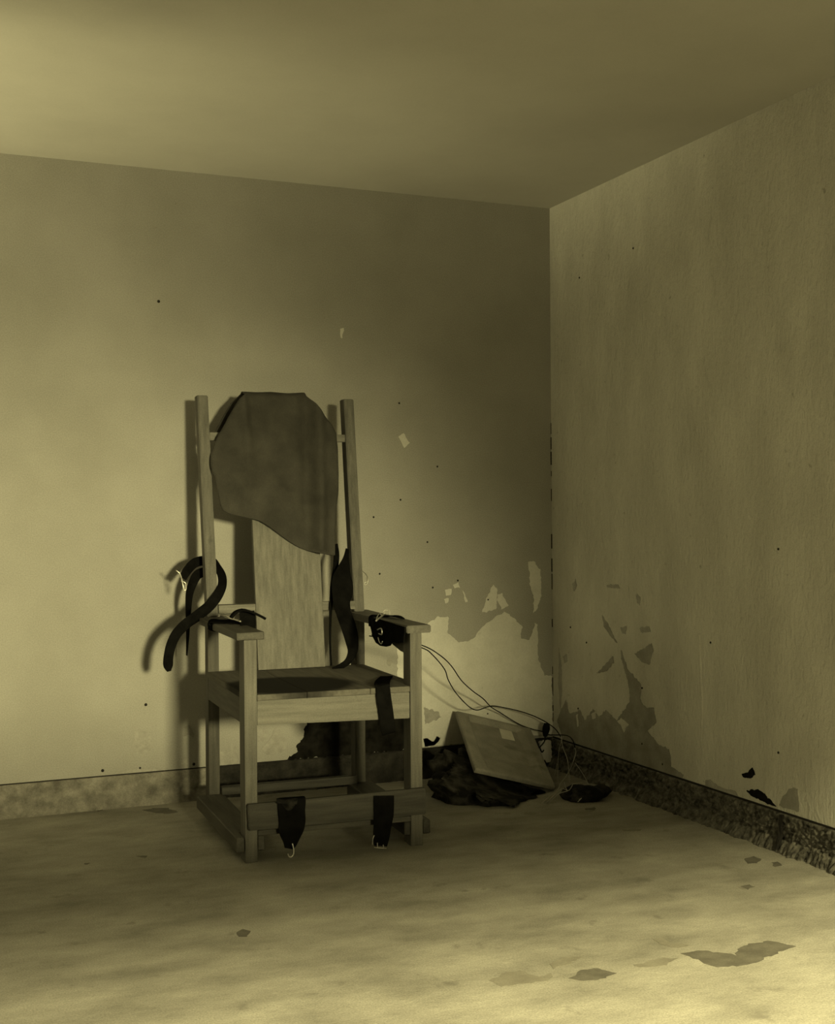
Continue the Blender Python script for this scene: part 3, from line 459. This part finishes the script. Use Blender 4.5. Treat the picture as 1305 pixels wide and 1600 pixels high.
def hide_sheet():
    bm = bmesh.new(); NR, NC = 64, 40
    zt = min(sorted((p[2] for p in OUT), reverse=True)[:5]) - .001; zb = min(p[2] for p in OUT) + .002
    rows = []
    fy = lambda z: .607 + (z - .53) * .158
    def add(x0, x1, f):
        rows.append([bm.verts.new(f(x0 + (x1 - x0) * j / NC, j / NC)) for j in range(NC + 1)])
    def front(x, t, z):
        edge = max(0, (.186 - x)) + max(0, (x - .444))
        y = fy(z) - .016 - .018 * math.exp(-((z - 1.30) / .25) ** 2) + edge * .04
        y += -.020 * math.exp(-((x - (.165 + (1.50 - z) * .06)) / .020) ** 2) * max(0, min(1, (z - 1.2) / .15))
        y += -.026 * math.exp(-((x - (.455 - (1.5 - z) * .03)) / .022) ** 2) + .014 * math.exp(-((x - (.405 - (1.5 - z) * .03)) / .025) ** 2)
        y += noise.noise(Vector((x * 11, z * 8, 3))) * .016 + noise.noise(Vector((x * 34, z * 26, 9))) * .0025
        y = min(y, fy(z) - .006 if edge == 0 else 9)
        return y
    s0 = row_span(zt)
    for k in range(10, 0, -1):                                   # the part hanging down behind
        z = zt - .15 * k / 10; x0, x1 = row_span(min(zt - .001, z + .015)); x0 -= .020; x1 -= .02
        x0, x1 = max(x0, .06), min(x1, .47)
        add(x0, x1, lambda x, t: (x, fy(z) + .040 + noise.noise(Vector((x * 12, z * 9, 5))) * .004, z))
    for k in range(1, 6):                                        # over the top edge
        an = math.pi * (1 - k / 6)
        add(s0[0], s0[1], lambda x, t: (x, fy(zt) + .012 - .028 * (k / 3 - 1), zt + math.sin(an) * .012 + noise.noise(Vector((x * 16, 2, 2))) * .007 * math.sin(an)))
    for r in range(NR + 1):
        z = zt + (zb - zt) * r / NR; s = row_span(z)
        if s is None: continue
        add(s[0], s[1], lambda x, t: (x, front(x, t, z), z))
    for A, B in zip(rows, rows[1:]):
        for k in range(NC): bm.faces.new((A[k], A[k + 1], B[k + 1], B[k]))
    return bm
hide = obj('leather_hide', hide_sheet(), M['hide'], None, True)
hide.location = chair.location; hide.rotation_euler = chair.rotation_euler
md = hide.modifiers.new('thickness', 'SOLIDIFY'); md.thickness = .003; md.offset = 0
tag(hide, 'dark grey-brown leather hide with a slanting hem, draped over the top of the chair back', 'hide')

# ------------------------------------------------------------------ tray leaning in the corner
TL, TR, BR, BL = [Vector(v) for v in ((-.487, -.048, .280), (-.135, -.048, .180), (-.250, -.470, .022), (-.602, -.470, .122))]
U = (TR - TL); V = (BL - TL); NRM = V.cross(U).normalized()
if NRM.z < 0: NRM = -NRM
UL, VL = U.length, V.length
tray = empty('tin_tray', BR)
tag(tray, 'shallow grey tin tray with a paper label, leaning against the wall in the corner', 'tray')
def tp(u, v, n=0.0): return (TL + U * u + V * v + NRM * n) - BR
def tray_mesh():
    bm = bmesh.new(); us = [0, .02, .14, .17, .5, .80, .88, .98, 1]; vs = [0, .02, .05, .08, .40, .66, .78, .98, 1]
    def h(i, j):
        u, v = us[i], vs[j]
        inside = (2 < i < 6) and (2 < j < 6)
        n = -.022 if inside else 0
        if j == 6 and 2 < i < 6: n = -.005
        return n - (.004 if i in (0, 8) or j in (0, 8) else 0)
    g = [[bm.verts.new(tp(us[i], vs[j], h(i, j))) for i in range(9)] for j in range(9)]
    for j in range(8):
        for i in range(8): bm.faces.new((g[j][i], g[j][i + 1], g[j + 1][i + 1], g[j + 1][i]))
    ring = [g[0][i] for i in range(9)] + [g[j][8] for j in range(1, 9)] + [g[8][i] for i in range(7, -1, -1)] + [g[j][0] for j in range(7, 0, -1)]
    low = [bm.verts.new(v.co - NRM * .017) for v in ring]
    for k in range(len(ring)): bm.faces.new((ring[k], ring[(k + 1) % len(ring)], low[(k + 1) % len(ring)], low[k]))
    bm.faces.new(low)
    bmesh.ops.recalc_face_normals(bm, faces=bm.faces)
    return bm
def face_uv(P):
    d = Vector(P) - TL; a, b, c = U.dot(U), U.dot(V), V.dot(V); p, q = d.dot(U), d.dot(V); D = a * c - b * b
    return ((p * c - q * b) / D, (q * a - p * b) / D)
pan = obj('pan', tray_mesh(), M['tin'], tray)
pm = pan.modifiers.new('soft', 'BEVEL'); pm.width = .004; pm.segments = 2
LAB = [(-0.2849, -0.0244, 0.2089), (-0.2245, -0.0121, 0.1973), (-0.2635, -0.1452, 0.1482), (-0.3249, -0.1476, 0.1646)]
lab = [face_uv(p) for p in LAB]
obj('paper_label', prism([tp(u, v, -.0215) for u, v in lab], NRM * .0012), M['paper'], tray)

# ------------------------------------------------------------------ crumpled leather under and before the tray
def tray_z(x, y): 
    return TL.z + (-(NRM.x * (x - TL.x) + NRM.y * (y - TL.y)) / NRM.z)
def heap(cx, cy, rx, ry, hgt, seed, rot, amp, under=True, nu=72, nv=22, flat=.0):
    bm = bmesh.new(); c, s = math.cos(rot), math.sin(rot); rows = []
    for j in range(nv + 1):
        t = j / nv; row = []
        for i in range(nu):
            a = 2 * math.pi * i / nu
            e = 1 + .16 * noise.noise(Vector((math.cos(a) * 1.7, math.sin(a) * 1.7, seed)))
            rr = math.sin(t * math.pi / 2) ** .8; zz = math.cos(t * math.pi / 2)
            x, y, z = rx * e * rr * math.cos(a), ry * e * rr * math.sin(a), hgt * zz ** .8
            f = noise.fractal(Vector((x * 13, y * 13, z * 16 + seed)), 1, 2, 4)
            rg = abs(noise.noise(Vector((x * 9 + 4, y * 9, z * 9 + seed * 2))))
            k = 1 + amp * (f * .6 - rg * .9 + .25) * min(1, zz * 3 + .25)
            x *= k; y *= k; z *= max(.1, k)
            X, Y = cx + x * c - y * s, cy + x * s + y * c
            if under:
                lim = tray_z(X, max(Y, -.470)) - .058
                if Y < -.470: lim *= max(.1, 1 - (-.470 - Y) / .24)
                z = min(z, max(.004, lim))
            if j == nv: z = .0012
            Y = min(Y, -.045); X = min(X, -.06)
            row.append((X, Y, max(z, .0012)))
        rows.append(row)
    top = bm.verts.new(rows[0][0]); R = [[bm.verts.new(p) for p in row] for row in rows[1:]]
    for i in range(nu): bm.faces.new((top, R[0][i], R[0][(i + 1) % nu]))
    for A, B in zip(R, R[1:]):
        for i in range(nu): bm.faces.new((A[i], B[i], B[(i + 1) % nu], A[(i + 1) % nu]))
    bm.faces.new(R[-1][::-1])
    return bm
b1 = obj('leather_sack', heap(-.545, -.425, .195, .165, .165, 3, math.radians(-28), .85), M['leather2'], None, True)
tag(b1, 'crumpled dark leather sack lying under the tin tray', 'sack')
b2 = obj('leather_pouch', heap(-.200, -.610, .105, .066, .040, 8, math.radians(25), .75, under=False, nu=72, nv=20), M['leather2'], None, True)
tag(b2, 'small crushed black leather pouch on the floor by the right skirting', 'pouch')

# ------------------------------------------------------------------ cord from the right arm to the corner
cord = empty('power_cable', (-0.0698, -0.0600, 0.1686))
tag(cord, 'twin black electric cable sagging from the right arm of the chair to the corner', 'cable')
c0 = Vector((-0.0698, -0.0600, 0.1686))
def wire(name, pts, r, m):
    bm = bmesh.new(); tube(bm, [Vector(p) - c0 for p in pts], r, 6, 7); return obj(name, bm, m, cord, True)
wire('wire', [(-1.0763, -0.5784, 0.6620), (-1.0064, -0.5817, 0.6480), (-0.8882, -0.6200, 0.6143), (-0.7993, -0.5200, 0.5717), (-0.7071, -0.4200, 0.5028), (-0.6641, -0.3600, 0.4513), (-0.5930, -0.2800, 0.3840), (-0.5010, -0.2000, 0.3158), (-0.4461, -0.1600, 0.2922), (-0.3905, -0.1200, 0.2921), (-0.3390, -0.0900, 0.2926), (-0.2778, -0.0700, 0.2790), (-0.1973, -0.0600, 0.2572), (-0.1295, -0.0600, 0.2321), (-0.0750, -0.0700, 0.2036), (-0.0450, -0.1000, 0.1757), (-0.0465, -0.1500, 0.1492)], .0022, M['rubber'])
wire('wire', [(-1.0777, -0.6083, 0.6680), (-1.0068, -0.5917, 0.6560), (-0.8881, -0.6200, 0.6236), (-0.7559, -0.4800, 0.5680), (-0.6526, -0.3600, 0.5082), (-0.5718, -0.2800, 0.4364), (-0.4908, -0.2100, 0.3817), (-0.4176, -0.1600, 0.3376), (-0.3490, -0.0950, 0.2896), (-0.2831, -0.0500, 0.2545), (-0.2200, -0.0300, 0.2169), (-0.1673, -0.0300, 0.1876), (-0.1166, -0.0350, 0.1692), (-0.0855, -0.0600, 0.1615), (-0.0598, -0.0700, 0.1473), (-0.0260, -0.1600, 0.1564), (-0.0180, -0.2000, 0.1419), (-0.0183, -0.2200, 0.1120)], .0022, M['rubber'])
bm = bmesh.new(); tube(bm, [Vector(p) - c0 for p in ((-0.0649, -0.0600, 0.1958), (-0.0666, -0.0600, 0.1794), (-0.0699, -0.0600, 0.1603), (-0.0732, -0.0600, 0.1385))], .0155, 5, 10, lambda t: .45 + .65 * math.sin(math.pi * min(1, .12 + t * .86)))
obj('plug', bm, M['rubber'], cord, True)
wire('wire', [(-0.0732, -0.0600, 0.1412), (-0.0765, -0.0600, 0.1194), (-0.0891, -0.0600, 0.1038), (-0.1013, -0.0650, 0.0946), (-0.0893, -0.0600, 0.0735), (-0.0772, -0.0550, 0.0800)], .0030, M['rubber'])

wires = empty('loose_wires', (-0.2028, -0.4676, 0.0000)); c0 = Vector((-0.2028, -0.4676, 0.0000)); cord = wires
tag(wires, 'tangle of thin pale loose wires on the floor in the corner', 'wires')
for k, pts in enumerate([
    [(-0.0476, -0.1520, 0.1496), (-0.0589, -0.1900, 0.1123), (-0.0635, -0.2300, 0.0765), (-0.0841, -0.2800, 0.0471), (-0.1232, -0.3544, 0.0040)],
    [(-0.0195, -0.2220, 0.1124), (-0.0261, -0.2400, 0.0966), (-0.0560, -0.2700, 0.0669), (-0.0798, -0.2900, 0.0460), (-0.1730, -0.4109, 0.0400), (-0.2509, -0.5072, 0.0400), (-0.2951, -0.5628, 0.0300), (-0.3665, -0.6204, 0.0200), (-0.4126, -0.6450, 0.0040)],
    [(-0.0526, -0.2800, 0.0631), (-0.0885, -0.3931, 0.0500), (-0.0902, -0.4390, 0.0200), (-0.1188, -0.5137, 0.0040), (-0.1499, -0.5561, 0.0040), (-0.1618, -0.5568, 0.0040)],
    [(-0.3008, -0.6888, 0.0750), (-0.3566, -0.7571, 0.0720), (-0.3467, -0.6965, 0.0650), (-0.3449, -0.6516, 0.0450), (-0.3916, -0.6431, 0.0040)],
    [(-0.3673, -0.7640, 0.0720), (-0.3886, -0.7417, 0.0600), (-0.3880, -0.7013, 0.0350), (-0.3842, -0.6523, 0.0040)],
    [(-0.2720, -0.5748, 0.0600), (-0.3356, -0.6965, 0.0700), (-0.3798, -0.7882, 0.0780)], [(-0.2975, -0.6831, 0.0760), (-0.2666, -0.6827, 0.0780), (-0.1741, -0.5684, 0.0500)],
    [(0.0004, -0.0337, 0.0200), (-0.0853, -0.1754, 0.0200), (-0.1186, -0.2183, 0.0040)], [(-0.0214, -0.1300, 0.1485), (-0.0381, -0.1200, 0.0934), (-0.0561, -0.1400, 0.0301), (-0.1974, -0.3911, 0.0100)],
    [(-0.3859, -0.8821, 0.0650), (-0.3732, -0.8785, 0.0700), (-0.3900, -0.8799, 0.0580)]]):
    wire('wire', pts, .0013 if k not in (0, 1) else .0017, M['wire'])
